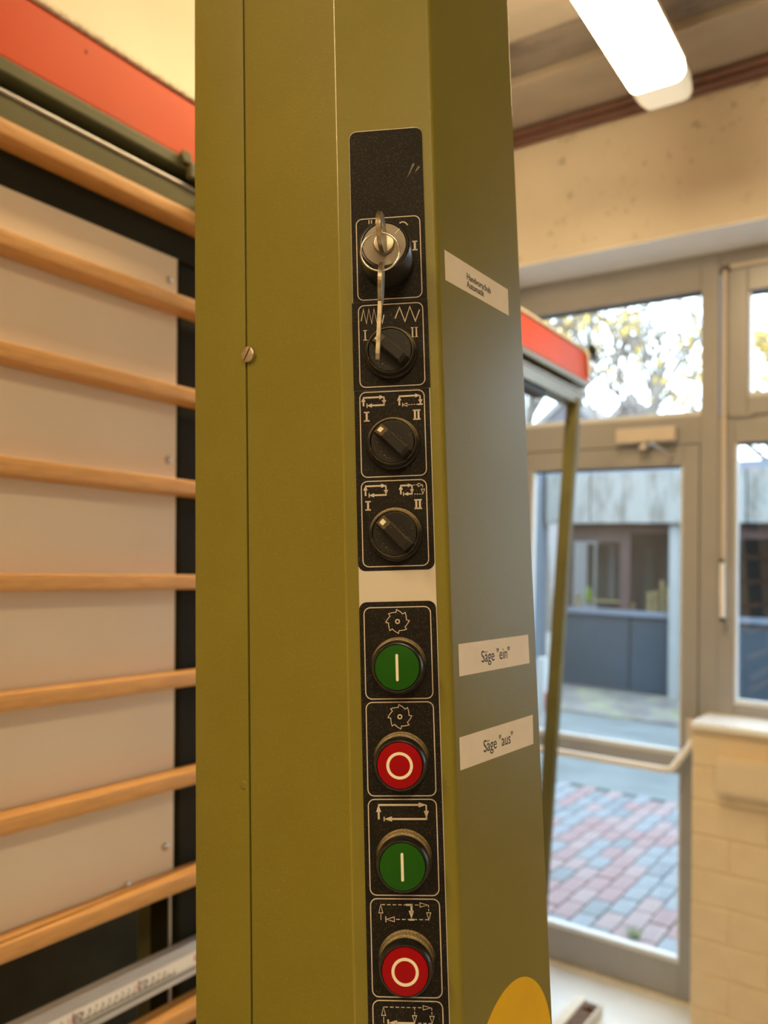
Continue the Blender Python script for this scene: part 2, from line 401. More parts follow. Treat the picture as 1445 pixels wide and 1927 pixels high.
# leaf
LY0, LY1, GY0, GY1 = 0.7655, 1.516, 0.8265, 1.455
obj('stile', G().box((XD, LY0, h(-1.570)), (XD+0.06, GY0, h(0.4925))), 'frame', d1, bevel=0.003)
obj('stile', G().box((XD, GY1, h(-1.570)), (XD+0.06, LY1, h(0.4925))), 'frame', d1, bevel=0.003)
obj('top_rail', G().box((XD, GY0, h(0.414)), (XD+0.06, GY1, h(0.4925))), 'frame', d1, bevel=0.003)
obj('mid_rail', G().box((XD, GY0, h(-0.755)), (XD+0.06, GY1, h(-0.690))), 'frame', d1, bevel=0.003)
obj('bottom_rail', G().box((XD, GY0, h(-1.570)), (XD+0.06, GY1, h(-1.449))), 'frame', d1, bevel=0.003)
obj('threshold', G().box((XD-0.03, 0.7625, h(-1.5795)), (XD+0.10, 1.519, h(-1.5725))), 'pale_wood', d1)
def pane(y0, y1, z0, z1, par, x=XD+0.045):
    p = obj('pane', G().box((x, y0, h(z0)), (x+0.006, y1, h(z1))), 'glass', par)
    bd = G()
    bd.box((XD+0.006, y0, h(z0)), (x-0.004, y1, h(z0)+0.020)); bd.box((XD+0.006, y0, h(z0)+0.020), (x-0.004, y0+0.008, h(z1))); bd.box((XD+0.006, y1-0.010, h(z0)+0.020), (x-0.004, y1, h(z1)))
    obj('glazing_bead', bd, 'bead_skylit', p, bevel=0.002)  # bottom and side beads carry the painted sky light
    obj('gasket', ring(y0, y1, h(z0), h(z1), 0.006, 0.006, 0.006, 0.006, x-0.004, x+0.010), 'gasket', p)
    return p
pane(GY0, GY1, -0.690, 0.414, d1); pane(GY0, GY1, -1.449, -0.755, d1)
bar = obj('push_bar', G().tube([(XD-0.004, 0.775, h(-0.585)), (XD-0.03, 0.785, h(-0.64)), (XD-0.078, 0.835, h(-0.722)), (XD-0.085, 0.86, h(-0.728)), (XD-0.085, 1.42, h(-0.728)), (XD-0.078, 1.445, h(-0.722)), (XD-0.004, 1.49, h(-0.585))], 0.0125, 12), 'white_part', d1, smooth=50)
obj('arm_mount', G().box((XD-0.03, 0.768, h(-0.65)), (XD, 0.80, h(-0.54))), 'beige_part', bar, bevel=0.004)
cl = obj('door_closer', G().box((XD-0.055, 0.842, h(0.503)), (XD, 1.073, h(0.560))), 'beige_part', d1, bevel=0.006)
obj('closer_arm', G().tube([(XD-0.03, 0.965, h(0.487)), (XD-0.16, 0.90, h(0.48)), (XD-0.02, 0.86, h(0.455))], 0.006, 8), 'steel', cl, smooth=50)
obj('closer_pivot', G().lathe([(0.022, 0), (0.022, 0.02), (0.014, 0.024), (0.014, 0.03)], 20, Matrix.Translation((XD-0.035, 0.965, h(0.474))), cap0=True), 'steel', cl, smooth=40)
w1 = structure('window_1', 'fixed fanlight above the glazed door')
pane(0.745, 1.519, 0.602, 1.090, w1, XD+0.04)
# window bays to the right of the door
def bay(name, label, yr, yl, z0, z1, g0, g1, gz0, gz1, sash):
    s = structure(name, label)
    obj('sash', ring(yr, yl, h(z0), h(z1), g0-yr, yl-g1, gz0-z0, z1-gz1, XD+sash, XD+0.08), 'frame', s, bevel=0.003)
    pane(g0, g1, gz0, gz1, s); return s
bay('window_2', 'tilting fanlight beside the door', -0.30, 0.690, 0.592, 1.155, -0.20, 0.596, 0.657, 1.06, -0.004)
bay('window_3', 'fixed window above the white sill', -0.30, 0.697, -0.531, 0.582, -0.24, 0.641, -0.475, 0.490, 0.0)
bay('window_4', 'fanlight of the next window bay', -1.40, -0.36, 0.592, 1.155, -1.30, -0.46, 0.657, 1.06, -0.004)
bay('window_5', 'fixed window of the next bay', -1.40, -0.36, -0.531, 0.582, -1.34, -0.42, -0.475, 0.490, 0.0)
fr = structure('trim_3', 'taupe window mullions and head rail')
for a, b in ((-0.36, -0.30), (-2.3, -1.40)): frame_bar((XD, a, h(-0.531)), (XD+0.08, b, h(1.235)), fr, 'mullion')
frame_bar((XD+0.004, -1.40, h(1.158)), (XD+0.08, 0.697, h(1.235)), fr, 'head')
frame_bar((XD+0.006, -1.40, h(0.582)), (XD+0.08, 0.697, h(0.592)), fr, 'transom')
hg = obj('hinge', G().tube([(XD-0.006, 0.655, h(0.588)), (XD-0.006, 0.575, h(0.588))], 0.007, 10), 'frame', fr, smooth=50)
# fanlight opener: rods and lever
fo = thing('fanlight_opener', 'taupe fanlight opener rod with lever grip on the window post', 'window opener', Matrix.Translation((XD, 0.674, h(-0.2))))
def fl(p): return (p[0], p[1]-0.674, p[2]+0.2)
obj('rod', G().tube([fl((-0.012, 0.6735, z)) for z in (0.03, 0.6, 1.145)], 0.0085, 12), 'beige_part', fo, smooth=50)
obj('top_rod', G().tube([fl((-0.012, y, 1.157)) for y in (0.655, 0.2, -0.3)], 0.0085, 12), 'beige_part', fo, smooth=50)
obj('corner_joint', G().box(fl((-0.02, 0.655, 1.142)), fl((0.0, 0.686, 1.165))), 'frame_gap', fo, bevel=0.003)
gp = obj('grip', G().tube([fl((-0.030, 0.6745, 0.04)), fl((-0.034, 0.6735, -0.06)), fl((-0.036, 0.6715, -0.158))], [0.0085, 0.010, 0.0085], 14), 'white_part', fo, smooth=50)
obj('grip_cap', G().lathe([(0.011, 0), (0.012, 0.008), (0.006, 0.014)], 16, Matrix.Translation(fl((-0.036, 0.6715, -0.172))), cap0=True), 'gasket', gp, smooth=40)
obj('pivot', G().lathe([(0.010, 0), (0.010, 0.03), (0.006, 0.034)], 16, Matrix.Translation(fl((0.0, 0.678, 0.048))) @ Matrix.Rotation(-math.pi/2, 4, 'Y'), cap0=True), 'frame_gap', fo, smooth=40)
# cable duct on the parapet
cdct = thing('cable_duct', 'cream cable duct fixed to the painted brick parapet', 'cable duct', Matrix.Translation((XI, 0.638, h(-0.735))))
obj('body', G().box((-0.045, -1.6, 0), (-0.002, 0, 0.123)), 'duct', cdct, bevel=0.003)
obj('lid', G().box((-0.050, -1.6, 0.012), (-0.044, 0.0, 0.111)), 'duct', cdct, bevel=0.002)

# ================================================================== PANEL SAW FRAME (leaning)
SB = Vector((0.5, 0.97, -1.40))
saw = thing('panel_saw_frame', 'leaning panel saw frame with wooden slats, cream backboard and orange top beam', 'saw frame', LM @ Matrix.Translation(SB))
def S(u, v, w_): return (u-SB.x, v-SB.y, w_-SB.z)
def sbox(name, a, b, m, par=None, bevel=0.002, **k):
    return obj(name, G().box(S(*a), S(*b)), m, par or saw, bevel=bevel, **k)
UL = -1.1
tb = sbox('top_beam', (UL, 0.94, 0.6965), (2.615, 1.0, 0.801), 'orange', bevel=0.004)
sbox('beam_edge', (UL, 0.936, 0.801), (2.60, 1.0, 0.8105), 'raw_edge', tb)
sbox('scuff', (UL+1.755, 0.9393, 0.772), (UL+1.758, 0.9402, 0.777), 'ink', tb, bevel=0)
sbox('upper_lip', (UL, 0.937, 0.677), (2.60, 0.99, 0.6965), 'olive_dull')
sbox('channel_back', (UL, 0.985, 0.64), (2.58, 1.0, 0.68), 'olive_dark_shade')
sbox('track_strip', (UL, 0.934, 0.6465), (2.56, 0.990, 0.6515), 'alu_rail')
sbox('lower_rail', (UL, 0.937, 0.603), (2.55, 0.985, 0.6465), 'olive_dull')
sbox('dark_rail', (UL, 0.956, 0.535), (1.6, 1.0, 0.603), 'olive_dark_shade')  # fills the recess above the backboard, its shade in the colour
sbox('roller_track', (1.6, 0.945, 0.582), (2.26, 0.985, 0.603), 'gasket')
# bolt on the lip
bt = obj('lip_bolt', G().prism([(0.011*math.cos(i*math.pi/3), 0.011*math.sin(i*math.pi/3)) for i in range(6)], 0, 0.009,
     Matrix.Translation(S(0.832, 0.937, 0.694)) @ Matrix.Rotation(math.pi/2, 4, 'X')), 'olive_dull', saw, bevel=0.001)
sbox('lip_bracket', (0.838, 0.926, 0.663), (0.92, 0.938, 0.689), 'olive_dull')
# slats
def slat_geo(u0, u1):
    hh, dd = 0.0215, 0.035
    prof = round_poly([(0, 0), (dd, 0), (dd, hh), (0, hh)], [0.0018, 0.001, 0.001, 0.0032], 3)   # (depth, height)
    M = Matrix(((0, 0, 1, 0), (1, 0, 0, 0), (0, 1, 0, 0), (0, 0, 0, 1)))
    return G().prism(prof, u0, u1, M)
sl0 = obj('slat', slat_geo(UL-SB.x, 1.55-SB.x), 'wood', saw, smooth=30)
for i in range(8):
    wt = 0.604-0.1415*i
    o = sl0 if i == 0 else sl0.copy()
    if i: C.objects.link(o); o.parent = saw
    o.location = S(SB.x, 0.92, wt-0.0215)
    if i == 7:
        split = obj('split', G().path([(-0.30, 0.000), (0.02, 0.002), (0.12, 0.007), (0.22, 0.013), (0.30, 0.018), (0.36, 0.021)], 0.0040, (0, 0.0009),
            Matrix.Translation((0.02, 0.004, 0.0212)) @ Matrix(((1, 0, 0, 0), (0, 1, 0, 0), (0, 0, 1, 0), (0, 0, 0, 1)))), 'wood_split', o)
for wt in (-0.567, -0.72):
    o = sl0.copy(); C.objects.link(o); o.parent = saw; o.location = S(SB.x, 0.92, wt-0.0215)
# backboard
obj('backboard', G().prism([(UL-SB.x, -0.41-SB.z), (0.831-SB.x, -0.41-SB.z), (0.838-SB.x, 0.542-SB.z), (UL-SB.x, 0.542-SB.z)], 0, 0.008,
    Matrix.Translation((0, 0.965-SB.y, 0)) @ Matrix.Rotation(math.pi/2, 4, 'X')), 'board', saw, bevel=0.0015)
for u, w_ in ((0.8206, 0.4963), (0.8193, 0.2124), (0.8158, -0.3526), (0.7485, -0.3872), (0.12, 0.4963), (0.12, 0.2124)):
    obj('board_screw', G().lathe([(0.0055, 0), (0.005, 0.002), (0.003, 0.0035)], 14, Matrix.Translation(S(u, 0.957, w_)) @ Matrix.Rotation(math.pi/2, 4, 'X')), 'steel', saw, smooth=40)
sbox('end_post', (0.848, 0.966, -1.40), (0.965, 1.03, 0.60), 'olive_dark_shade', bevel=0.003)
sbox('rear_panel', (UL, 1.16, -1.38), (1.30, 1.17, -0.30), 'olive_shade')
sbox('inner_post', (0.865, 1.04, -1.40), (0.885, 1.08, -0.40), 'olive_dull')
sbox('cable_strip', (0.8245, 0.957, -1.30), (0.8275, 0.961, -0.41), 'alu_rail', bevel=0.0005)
sbox('base_beam', (UL, 0.97, -1.48), (2.45, 1.05, -1.38), 'olive_dark_shade', bevel=0.003)
sbox('end_post', (UL, 0.966, -1.40), (UL+0.1, 1.03, 0.60), 'olive_dark_shade', bevel=0.003)
# ruler rail with tape
M_r = Matrix.Translation(S(0, 0.932, 0))
rl = obj('ruler_rail', G().add([S(UL, 0.938, -0.492), S(UL, 0.930, -0.534), S(UL, 0.955, -0.534), S(UL, 0.955, -0.492), S(1.5, 0.938, -0.492), S(1.5, 0.930, -0.534), S(1.5, 0.955, -0.534), S(1.5, 0.955, -0.492)],
     [(0, 1, 2, 3), (7, 6, 5, 4), (0, 4, 5, 1), (1, 5, 6, 2), (2, 6, 7, 3), (3, 7, 4, 0)]), 'alu_rail', saw, bevel=0.001)
sbox('rail_groove', (UL, 0.9312, -0.5265), (1.5, 0.9335, -0.5245), 'olive_dull', rl, bevel=0)
# ruler face frame: x along u (mirrored scale counts to the left), y up the face
sl = math.atan2(0.008, 0.042)
RF = Matrix.Translation(S(0, 0.930, -0.534)) @ Matrix.Rotation(math.pi/2-sl, 4, 'X')
tape = obj('ruler_tape', G().box((UL, 0.013, 0.0001), (1.5, 0.029, 0.0006), RF), 'tape', rl)
tk = G(); tr = G()
u80 = 0.652
for k in range(-16, 120):
    u = u80-0.01*(k-0)
    if not (UL < u < 0.95): continue
    tk.line((u, 0.013), (u, 0.020 if k % 10 else 0.028), 0.0008, (0.0006, 0.00075), RF)
    for q in range(1, 10):
        tk.line((u-0.001*q, 0.013), (u-0.001*q, 0.0165), 0.0003, (0.0006, 0.00075), RF)
dg = G()
for k in range(-4, 24):
    val = 80+5*k
    u = u80-0.05*k
    if not (0.2 < u < 0.95): continue
    if k % 2 == 0:
        g = text_geo(str(val), 0.013, 1.0, (0, 0.0008), RF @ Matrix.Translation((u-0.001, 0.0165, 0)))
        dg.add(g.v, g.f)
for k in range(-14, 60):
    u = u80-0.01*k
    if not (0.3 < u < 0.95) or k % 10 == 0: continue
    g = text_geo(str(k % 10), 0.0085, 1.0, (0, 0.0008), RF @ Matrix.Translation((u+0.001, 0.0185, 0))); dg.add(g.v, g.f)
for k in range(-3, 8):
    u = u80-0.1*k
    tr.prism([(u-0.004, 0.0175), (u-0.0012, 0.0175), (u-0.0012, 0.0275)], 0.0006, 0.0008, RF)
o = obj('tick_marks', tk, 'ink', tape); o['kind'] = 'stuff'
o = obj('numerals', dg, 'ink', tape); o['kind'] = 'stuff'
o = obj('red_marks', tr, 'red_ink', tape); o['kind'] = 'stuff'
# rear leg and end fittings of the top beam
def Lw(p): return LM.inverted() @ Vector(p)
def leg_geo(x, ya, za, yb, zb, wx=0.05, wy=0.042):
    a = Lw((x, ya, Z0+za)); b = Lw((x, yb, Z0+zb)); g = G(); vs = []
    for p in (a, b):
        for du, dv in ((-wx/2, -wy/2), (wx/2, -wy/2), (wx/2, wy/2), (-wx/2, wy/2)): vs.append((p.x+du-SB.x, p.y+dv-SB.y, p.z-SB.z))
    return g.add(vs, [(3, 2, 1, 0), (4, 5, 6, 7), (0, 1, 5, 4), (1, 2, 6, 5), (2, 3, 7, 6), (3, 0, 4, 7)])
obj('rear_leg', leg_geo(2.5, 0.992, 0.556, 1.102, -1.575, 0.03), 'olive_leg', saw, bevel=0.003)
obj('rear_leg', leg_geo(-0.9, 1.10, 0.556, 1.25, -1.575, 0.05), 'olive_leg', saw, bevel=0.003)
ph = sbox('end_hook', (2.600, 0.928, 0.715), (2.665, 0.938, 0.80), 'steel', bevel=0.004)
obj('hook_eye', G().tube([(S(2.637, 0.927, 0.785)[0]+0.024*math.cos(a), S(0, 0.93, 0)[1], S(0, 0, 0.798)[2]+0.030*math.sin(a)) for a in [i*math.pi/6-0.7 for i in range(10)]], 0.009, 8), 'olive_dark_shade', ph, smooth=50)
obj('hook_bolt', G().lathe([(0.014, 0), (0.014, 0.014), (0.010, 0.018)], 16, Matrix.Translation(S(2.625, 0.938, 0.745)) @ Matrix.Rotation(math.pi/2, 4, 'X')), 'steel', ph, smooth=40)

# ================================================================== CONTROL COLUMN (leaning, in focus)
X0 = 0.36
vL, vS, v1 = 0.39506, 0.34805, 0.27384
u2, v2, uR = 0.38776, 0.22417, 0.49894
PHI = math.radians(60.8)
KB = Vector((0.43, 0.31, -1.545))
col = thing('control_column', 'olive green sheet metal control column with knobs, buttons and stickers', 'control column', LM @ Matrix.Translation(KB))
def K(u, v, w_): return (u-KB.x, v-KB.y, w_-KB.z)
WT, WB = 0.80, -1.54
prof = round_poly([(X0, vS-0.0005), (X0, v1), (u2, v2), (uR, v2), (uR, vL), (X0+0.005, vL), (X0+0.005, vS-0.0005)], [0.0006, 0.0032, 0.0045, 0.0010, 0.001, 0, 0], 8)
MK = Matrix.Translation(-KB)
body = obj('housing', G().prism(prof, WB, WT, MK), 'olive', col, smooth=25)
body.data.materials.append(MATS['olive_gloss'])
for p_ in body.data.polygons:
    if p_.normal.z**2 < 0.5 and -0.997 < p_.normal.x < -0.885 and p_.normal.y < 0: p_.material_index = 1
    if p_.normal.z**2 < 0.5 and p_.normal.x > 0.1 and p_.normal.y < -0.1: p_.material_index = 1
cov = obj('side_cover', G().prism(round_poly([(X0, vL), (X0, vS+0.0009), (X0+0.0045, vS+0.0009), (X0+0.0045, vL)], [0.0016, 0.0004, 0, 0], 4), WB, WT, MK), 'olive', col, smooth=25)
obj('seam_shade_strip', G().box(K(X0+0.0014, vS-0.0012, WB), K(X0+0.0042, vS+0.0010, WT)), 'dark_slot', body)  # black strip standing in for the shade of the open seam
# left-face frame: x to the right (-v), y up, z out (-u)
def LF(v, w_): return MK @ Matrix(((0, 0, -1, X0), (-1, 0, 0, v), (0, 1, 0, w_), (0, 0, 0, 1)))
scw = obj('cover_screw', G().lathe([(0.0050, 0), (0.0050, 0.0024), (0.0046, 0.0029), (0.0043, 0.0030)], 32, LF(0.3447, 0.1507)), 'brass_screw', cov, smooth=35)
obj('slot', G().line((-0.0026, -0.0036), (0.0026, 0.0036), 0.0009, (0.0022, 0.00306), LF(0.3447, 0.1507)), 'dark_slot', scw)
obj('blind_plug', G().lathe([(0.0028, 0), (0.0025, 0.0004), (0.0015, 0.0006)], 20, LF(0.3532, -0.110)), 'olive', cov, smooth=60)
obj('carriage_arm', G().prism([(0.42, 0.390), (0.49, 0.390), (0.97, 0.936), (0.88, 0.936)], 0.607, 0.643, MK), 'olive', col, bevel=0.002)
# chamfer frame: x = t to the right, y = w, z = out
c_, s_ = math.cos(PHI), math.sin(PHI)
CF = MK @ Matrix(((c_, 0, -s_, X0), (-s_, 0, -c_, v1), (0, 1, 0, 0), (0, 0, 0, 1)))
mm = 0.001
def CM(t, w_, hh=0.0, rot=0.0): return CF @ Matrix.Translation((t*mm, w_*mm, hh*mm)) @ Matrix.Rotation(rot, 4, 'Z')
SC = CF @ Matrix.Scale(mm, 4)                # chamfer frame in millimetres
strip = obj('backing_strip', G().prism(rrect(7.4, -266.5, 50.0, 270.8, 4.5), 0, 0.30, SC), 'alu', col)
def plate(name, t0, w0, t1, w1, radii, z=(0.28, 0.5)):
    return obj(name, G().prism(round_poly([(t0, w0), (t1, w0), (t1, w1), (t0, w1)], radii, 6), z[0], z[1], SC), 'plate', strip)
pA = plate('legend_plate', 7.6, 167.2, 50.1, 270.3, [0, 0, 4.2, 4.2])
pB = plate('legend_plate', 6.9, 115.7, 50.3, 167.0, 0, (0.28, 0.56))
pC = plate('legend_plate', 7.2, 13.6, 49.6, 115.5, [4.2, 4.2, 0, 0])
pD = plate('legend_plate', 7.3, -266, 49.6, -3.5, [4, 4, 4.2, 4.2])
ZP = (0.48, 0.62)
def outline(par, t0, w0, t1, w1):
    obj('cell_outline', G().path(rrect(t0, w0, t1, w1, 3.4, 5), 0.55, ZP, SC, closed=True), 'print', par)
outline(pA, 10.5, 168.4, 47.3, 216.8)
outline(pB, 10.6, 117.4, 47.4, 165.2)
outline(pC, 10.3, 66.0, 46.7, 114.5); outline(pC, 10.0, 15.9, 46.4, 63.6)
for k in range(5): outline(pD, 9.9, -56.0-51.2*k, 46.5, -6.6-51.2*k)
def icon(name, par, g): return obj(name, g, 'print', par)
def roman(par, tc, wc, n, hgt=5.7, st=1.1, serif=3.1, sep=2.0):
    g = G(); xs_ = [tc] if n == 1 else [tc-sep/2, tc+sep/2]
    for x in xs_: g.line((x, wc-hgt/2), (x, wc+hgt/2), st, ZP, SC)
    wd = serif if n == 1 else serif+sep*0.62; sh = 0.75 if st > 0.9 else 0.45
    for y in (wc-hgt/2+sh/2, wc+hgt/2-sh/2):
        if n == 2 and st < 0.9:
            for x in xs_: g.line((x-0.85, y), (x+0.85, y), sh, ZP, SC)
        else: g.line((tc-wd/2, y), (tc+wd/2, y), sh, ZP, SC)
    return icon('numeral', par, g)
# key switch cell marks
g = G(); g.line((17.95, 213.6), (17.9, 216.0), 0.6, ZP, SC); g.line((19.4, 213.9), (19.35, 215.9), 0.6, ZP, SC)
g.path([(35.6, 212.9), (36.8, 213.6), (38.2, 213.5), (39.4, 212.7), (40.2, 211.4)], 0.7, ZP, SC); icon('cell_marks', pA, g)
roman(pA, 44.0, 199.0, 1, 5.8, 1.2, 2.9)
g = G().prism([(40.6, 240.0), (41.6, 241.4), (45.4, 248.2), (44.2, 248.6)], 0.49, 0.53, SC); g.prism([(45.2, 243.2), (46.6, 244.0), (48.6, 246.4), (47.2, 246.6)], 0.49, 0.53, SC)
obj('scuff_mark', g, 'scuffed', pA)
# zigzags
icon('zigzag_fast', pB, G().path([(12.1, 156.2), (13.5, 162.9), (15.1, 154.5), (16.6, 162.9), (18.1, 154.4), (19.6, 162.9), (21.2, 154.3), (22.7, 162.6), (24.2, 154.3), (25.2, 159.2)], 0.62, ZP, SC))
icon('zigzag_slow', pB, G().path([(31.5, 156.6), (34.2, 163.0), (37.1, 154.6), (40.1, 163.1), (43.0, 154.5), (45.6, 161.0)], 0.66, ZP, SC))
roman(pB, 14.2, 147.7, 1, 6.0, 0.7, 2.3); roman(pB, 42.3, 148.0, 2, 5.9, 0.75, 2.0, 2.2)
def loop_solid(g, t0, t1, w0, w1, wd, al=2.6, aw=2.5, gap=2.0):
    g.line((t0, w0-0.2), (t0, w1-al+0.2), wd, ZP, SC); g.tri((t0, w1+0.3), (0, 1), al, aw, ZP, 0, SC)
    g.line((t0-0.2, w1), (t1-al+0.1, w1), wd, ZP, SC); g.tri((t1+0.2, w1), (1, 0), al+0.2, aw, ZP, 0, SC)
    g.line((t1, w1), (t1, w0), wd*0.75, ZP, SC); g.tri((t1, w0+0.2), (0, -1), al, aw, ZP, 0, SC)
    g.line((t1+0.3, w0), (t0+gap+al-0.2, w0), wd, ZP, SC); g.tri((t0+gap, w0), (-1, 0), al+0.2, aw, ZP, 0, SC)
    g.line((t0+gap, w0-1.2), (t0+gap, w0+1.2), 0.55, ZP, SC)
icon('cycle_symbol', pC, (lambda g: (loop_solid(g, 12.3, 24.0, 106.8, 111.4, 0.95), g)[1])(G()))
g = G()
g.line((32.6, 106.1), (32.6, 109.2), 0.95, ZP, SC); g.tri((32.6, 111.6), (0, 1), 2.7, 2.5, ZP, 0, SC)
g.line((32.4, 111.3), (42.0, 111.4), 0.95, ZP, SC); g.tri((44.4, 111.4), (1, 0), 2.8, 2.4, ZP, 0, SC)
g.line((44.3, 111.4), (44.5, 106.4), 0.8, ZP, SC); g.tri((44.5, 106.4), (0, -1), 2.6, 2.5, ZP, 0, SC); g.line((42.9, 106.2), (45.7, 106.3), 0.8, ZP, SC)
g.dash((43, 106.3), (37, 106.3), 0.4, ZP, 4, SC); g.tri((34.6, 106.4), (-1, 0), 2.3, 1.9, ZP, 0.35, SC); g.line((34.4, 105.3), (34.4, 107.5), 0.4, ZP, SC)
icon('cycle_symbol', pC, g)
roman(pC, 13.95, 100.5, 1); roman(pC, 42.2, 100.4, 2, 5.9, 1.1, 3.0)
icon('cycle_symbol', pC, (lambda g: (loop_solid(g, 12.3, 23.8, 55.7, 60.9, 0.95), g)[1])(G()))
g = G()
g.line((32.1, 55.6), (32.1, 58.5), 0.9, ZP, SC); g.tri((32.1, 60.9), (0, 1), 2.6, 2.4, ZP, 0, SC)
g.line((31.9, 60.6), (36.4, 60.6), 0.95, ZP, SC); g.tri((38.7, 60.6), (1, 0), 2.6, 2.2, ZP, 0, SC)
g.line((38.4, 60.6), (38.3, 56.0), 0.8, ZP, SC); g.tri((38.3, 55.8), (0, -1), 2.5, 2.2, ZP, 0, SC)
g.line((38.6, 55.8), (35.8, 55.8), 0.9, ZP, SC); g.tri((33.7, 55.8), (-1, 0), 2.5, 2.1, ZP, 0, SC); g.line((33.5, 54.7), (33.5, 56.9), 0.45, ZP, SC)
g.dash((39, 60.7), (42, 60.7), 0.4, ZP, 2, SC); g.tri((44.2, 60.6), (1, 0), 2.4, 1.9, ZP, 0.35, SC)
g.dash((44.3, 60.4), (44.35, 58.4), 0.4, ZP, 1, SC); g.tri((44.4, 55.7), (0, -1), 2.5, 1.9, ZP, 0.35, SC)
g.dash((44.4, 55.5), (39, 55.6), 0.4, ZP, 4, SC); icon('cycle_symbol', pC, g)
roman(pC, 13.55, 49.9, 1, 5.4); roman(pC, 41.5, 49.9, 2, 5.6, 1.1, 3.0)
def blade(par, tc, wc):
    pts = []
    for k in range(8):
        a = math.pi/2+0.06-k*math.pi/4
        for da, r in ((0, 6.5), (-0.25, 5.75), (-0.50, 5.25), (-0.70, 5.0)):
            pts.append((tc+r*math.cos(a+da), wc+r*math.sin(a+da)))
    g = G().path(pts, 0.42, ZP, SC, closed=True)
    g.path([(tc+1.05*math.cos(i*math.pi/10), wc+1.05*math.sin(i*math.pi/10)) for i in range(20)], 0.62, ZP, SC, closed=True)
    icon('saw_blade_symbol', par, g)
blade(pD, 28.3, -14.4); blade(pD, 28.2, -65.6)
icon('cycle_symbol', pD, (lambda g: (loop_solid(g, 15.4, 41.0, -119.2, -111.9, 1.0, 4.0, 2.7, 2.9), g)[1])(G()))
def loop_dashed(t0, t1, w0, w1):
    g = G()
    g.line((t0, w0-0.3), (t0, w0+2.8), 0.35, ZP, SC); g.tri((t0, w1), (0, 1), 4.2, 2.1, ZP, 0.38, SC)
    g.dash((t0+0.5, w1), (t1-4.2, w1), 0.4, ZP, 7, SC); g.tri((t1-0.3, w1), (1, 0), 4.2, 2.1, ZP, 0.38, SC)
    g.dash((t1, w1), (t1, w0+3.6), 0.4, ZP, 2, SC); g.tri((t1, w0), (0, -1), 3.6, 2.2, ZP, 0.38, SC)
    return g
g = loop_dashed(15.3, 40.7, -170.7, -163.2)
g.dash((40.6, -170.6), (22.2, -170.6), 0.4, ZP, 6, SC); g.tri((18.2, -170.6), (-1, 0), 4.2, 2.4, ZP, 0.38, SC); g.line((17.9, -172.1), (17.9, -169.1), 0.5, ZP, SC)
g.line((28.8, -163.2), (32.2, -163.2), 1.0, ZP, SC); g.line((31.7, -163.0), (31.6, -167.5), 1.1, ZP, SC); g.tri((31.5, -170.4), (0, -1), 4.2, 2.8, ZP, 0, SC); g.line((30.1, -170.7), (33.0, -170.7), 0.9, ZP, SC)
icon('cycle_symbol', pD, g)
g = loop_dashed(15.5, 40.8, -222.3, -214.6)
g.line((31.8, -222.4), (21.5, -222.4), 1.1, ZP, SC); g.tri((17.9, -222.4), (-1, 0), 4.6, 2.8, ZP, 0, SC); g.line((17.8, -224.0), (17.8, -220.8), 0.9, ZP, SC)
g.dash((40.6, -222.3), (32.5, -222.3), 0.4, ZP, 3, SC); g.dash((31.8, -214.6), (31.8, -218.6), 0.4, ZP, 2, SC); g.tri((31.7, -222.2), (0, -1), 3.6, 2.2, ZP, 0.38, SC)
icon('cycle_symbol', pD, g)

# selector knobs
def make_knob(M):
    bz = obj('selector_knob', G().lathe([(14.9*mm, 0), (14.9*mm, 2.2*mm), (14.5*mm, 2.9*mm), (13.9*mm, 3.3*mm), (13.6*mm, 7.2*mm), (13.1*mm, 8.2*mm), (12.5*mm, 8.3*mm), (12.25*mm, 7.6*mm), (12.2*mm, 6.6*mm)], 64, cap1=False), 'black_bezel', col, smooth=32, mtx=M)
    obj('dial', G().lathe([(12.1*mm, 6.0*mm), (12.1*mm, 7.5*mm), (11.7*mm, 7.9*mm)], 64), 'black_plastic', bz, smooth=30)
    # handle bar: pointer towards -x
    hw = 3.9; tp_ = 3.3
    secs = [(-11.3, 8.0, 3.3, 3.2), (-10.6, 10.6, 3.5, 3.0), (-5.0, 16.6, 3.6, 2.7), (9.4, 16.6, 3.6, 2.7), (11.0, 14.2, 3.4, 2.7), (11.3, 7.8, 3.4, 3.2)]
    vs = []; fs = []
    for x, z, wb, wt_ in secs: vs += [(x*mm, -wb*mm, 7.2*mm), (x*mm, wb*mm, 7.2*mm), (x*mm, wt_*mm, z*mm), (x*mm, -wt_*mm, z*mm)]
    n = len(secs)
    for i in range(n-1):
        for k in range(4): fs.append((4*i+k, 4*i+4+k, 4*i+4+(k+1) % 4, 4*i+(k+1) % 4))
    fs += [(0, 1, 2, 3), (4*n-1, 4*n-2, 4*n-3, 4*n-4)]
    hd = obj('handle', G().add(vs, [tuple(reversed(f)) for f in fs]), 'black_plastic', bz, bevel=0.0005)
    sa = math.atan2(6.4, 5.6)
    MM = Matrix.Translation((-7.8*mm, 0, 13.8*mm)) @ Matrix.Rotation(-sa, 4, 'Y')
    obj('pointer_mark', G().box((-2.9*mm, -1.4*mm, 0.05*mm), (1.6*mm, 1.4*mm, 0.22*mm), MM), 'cream_mark', bz)
    return bz
kb = make_knob(CM(28.7, 84.2, 0.5, math.radians(-45)))
copy_tree(kb, col, CM(28.7, 136.0, 0.5, math.radians(-43)))
copy_tree(kb, col, CM(28.6, 33.3, 0.5, math.radians(-46)))
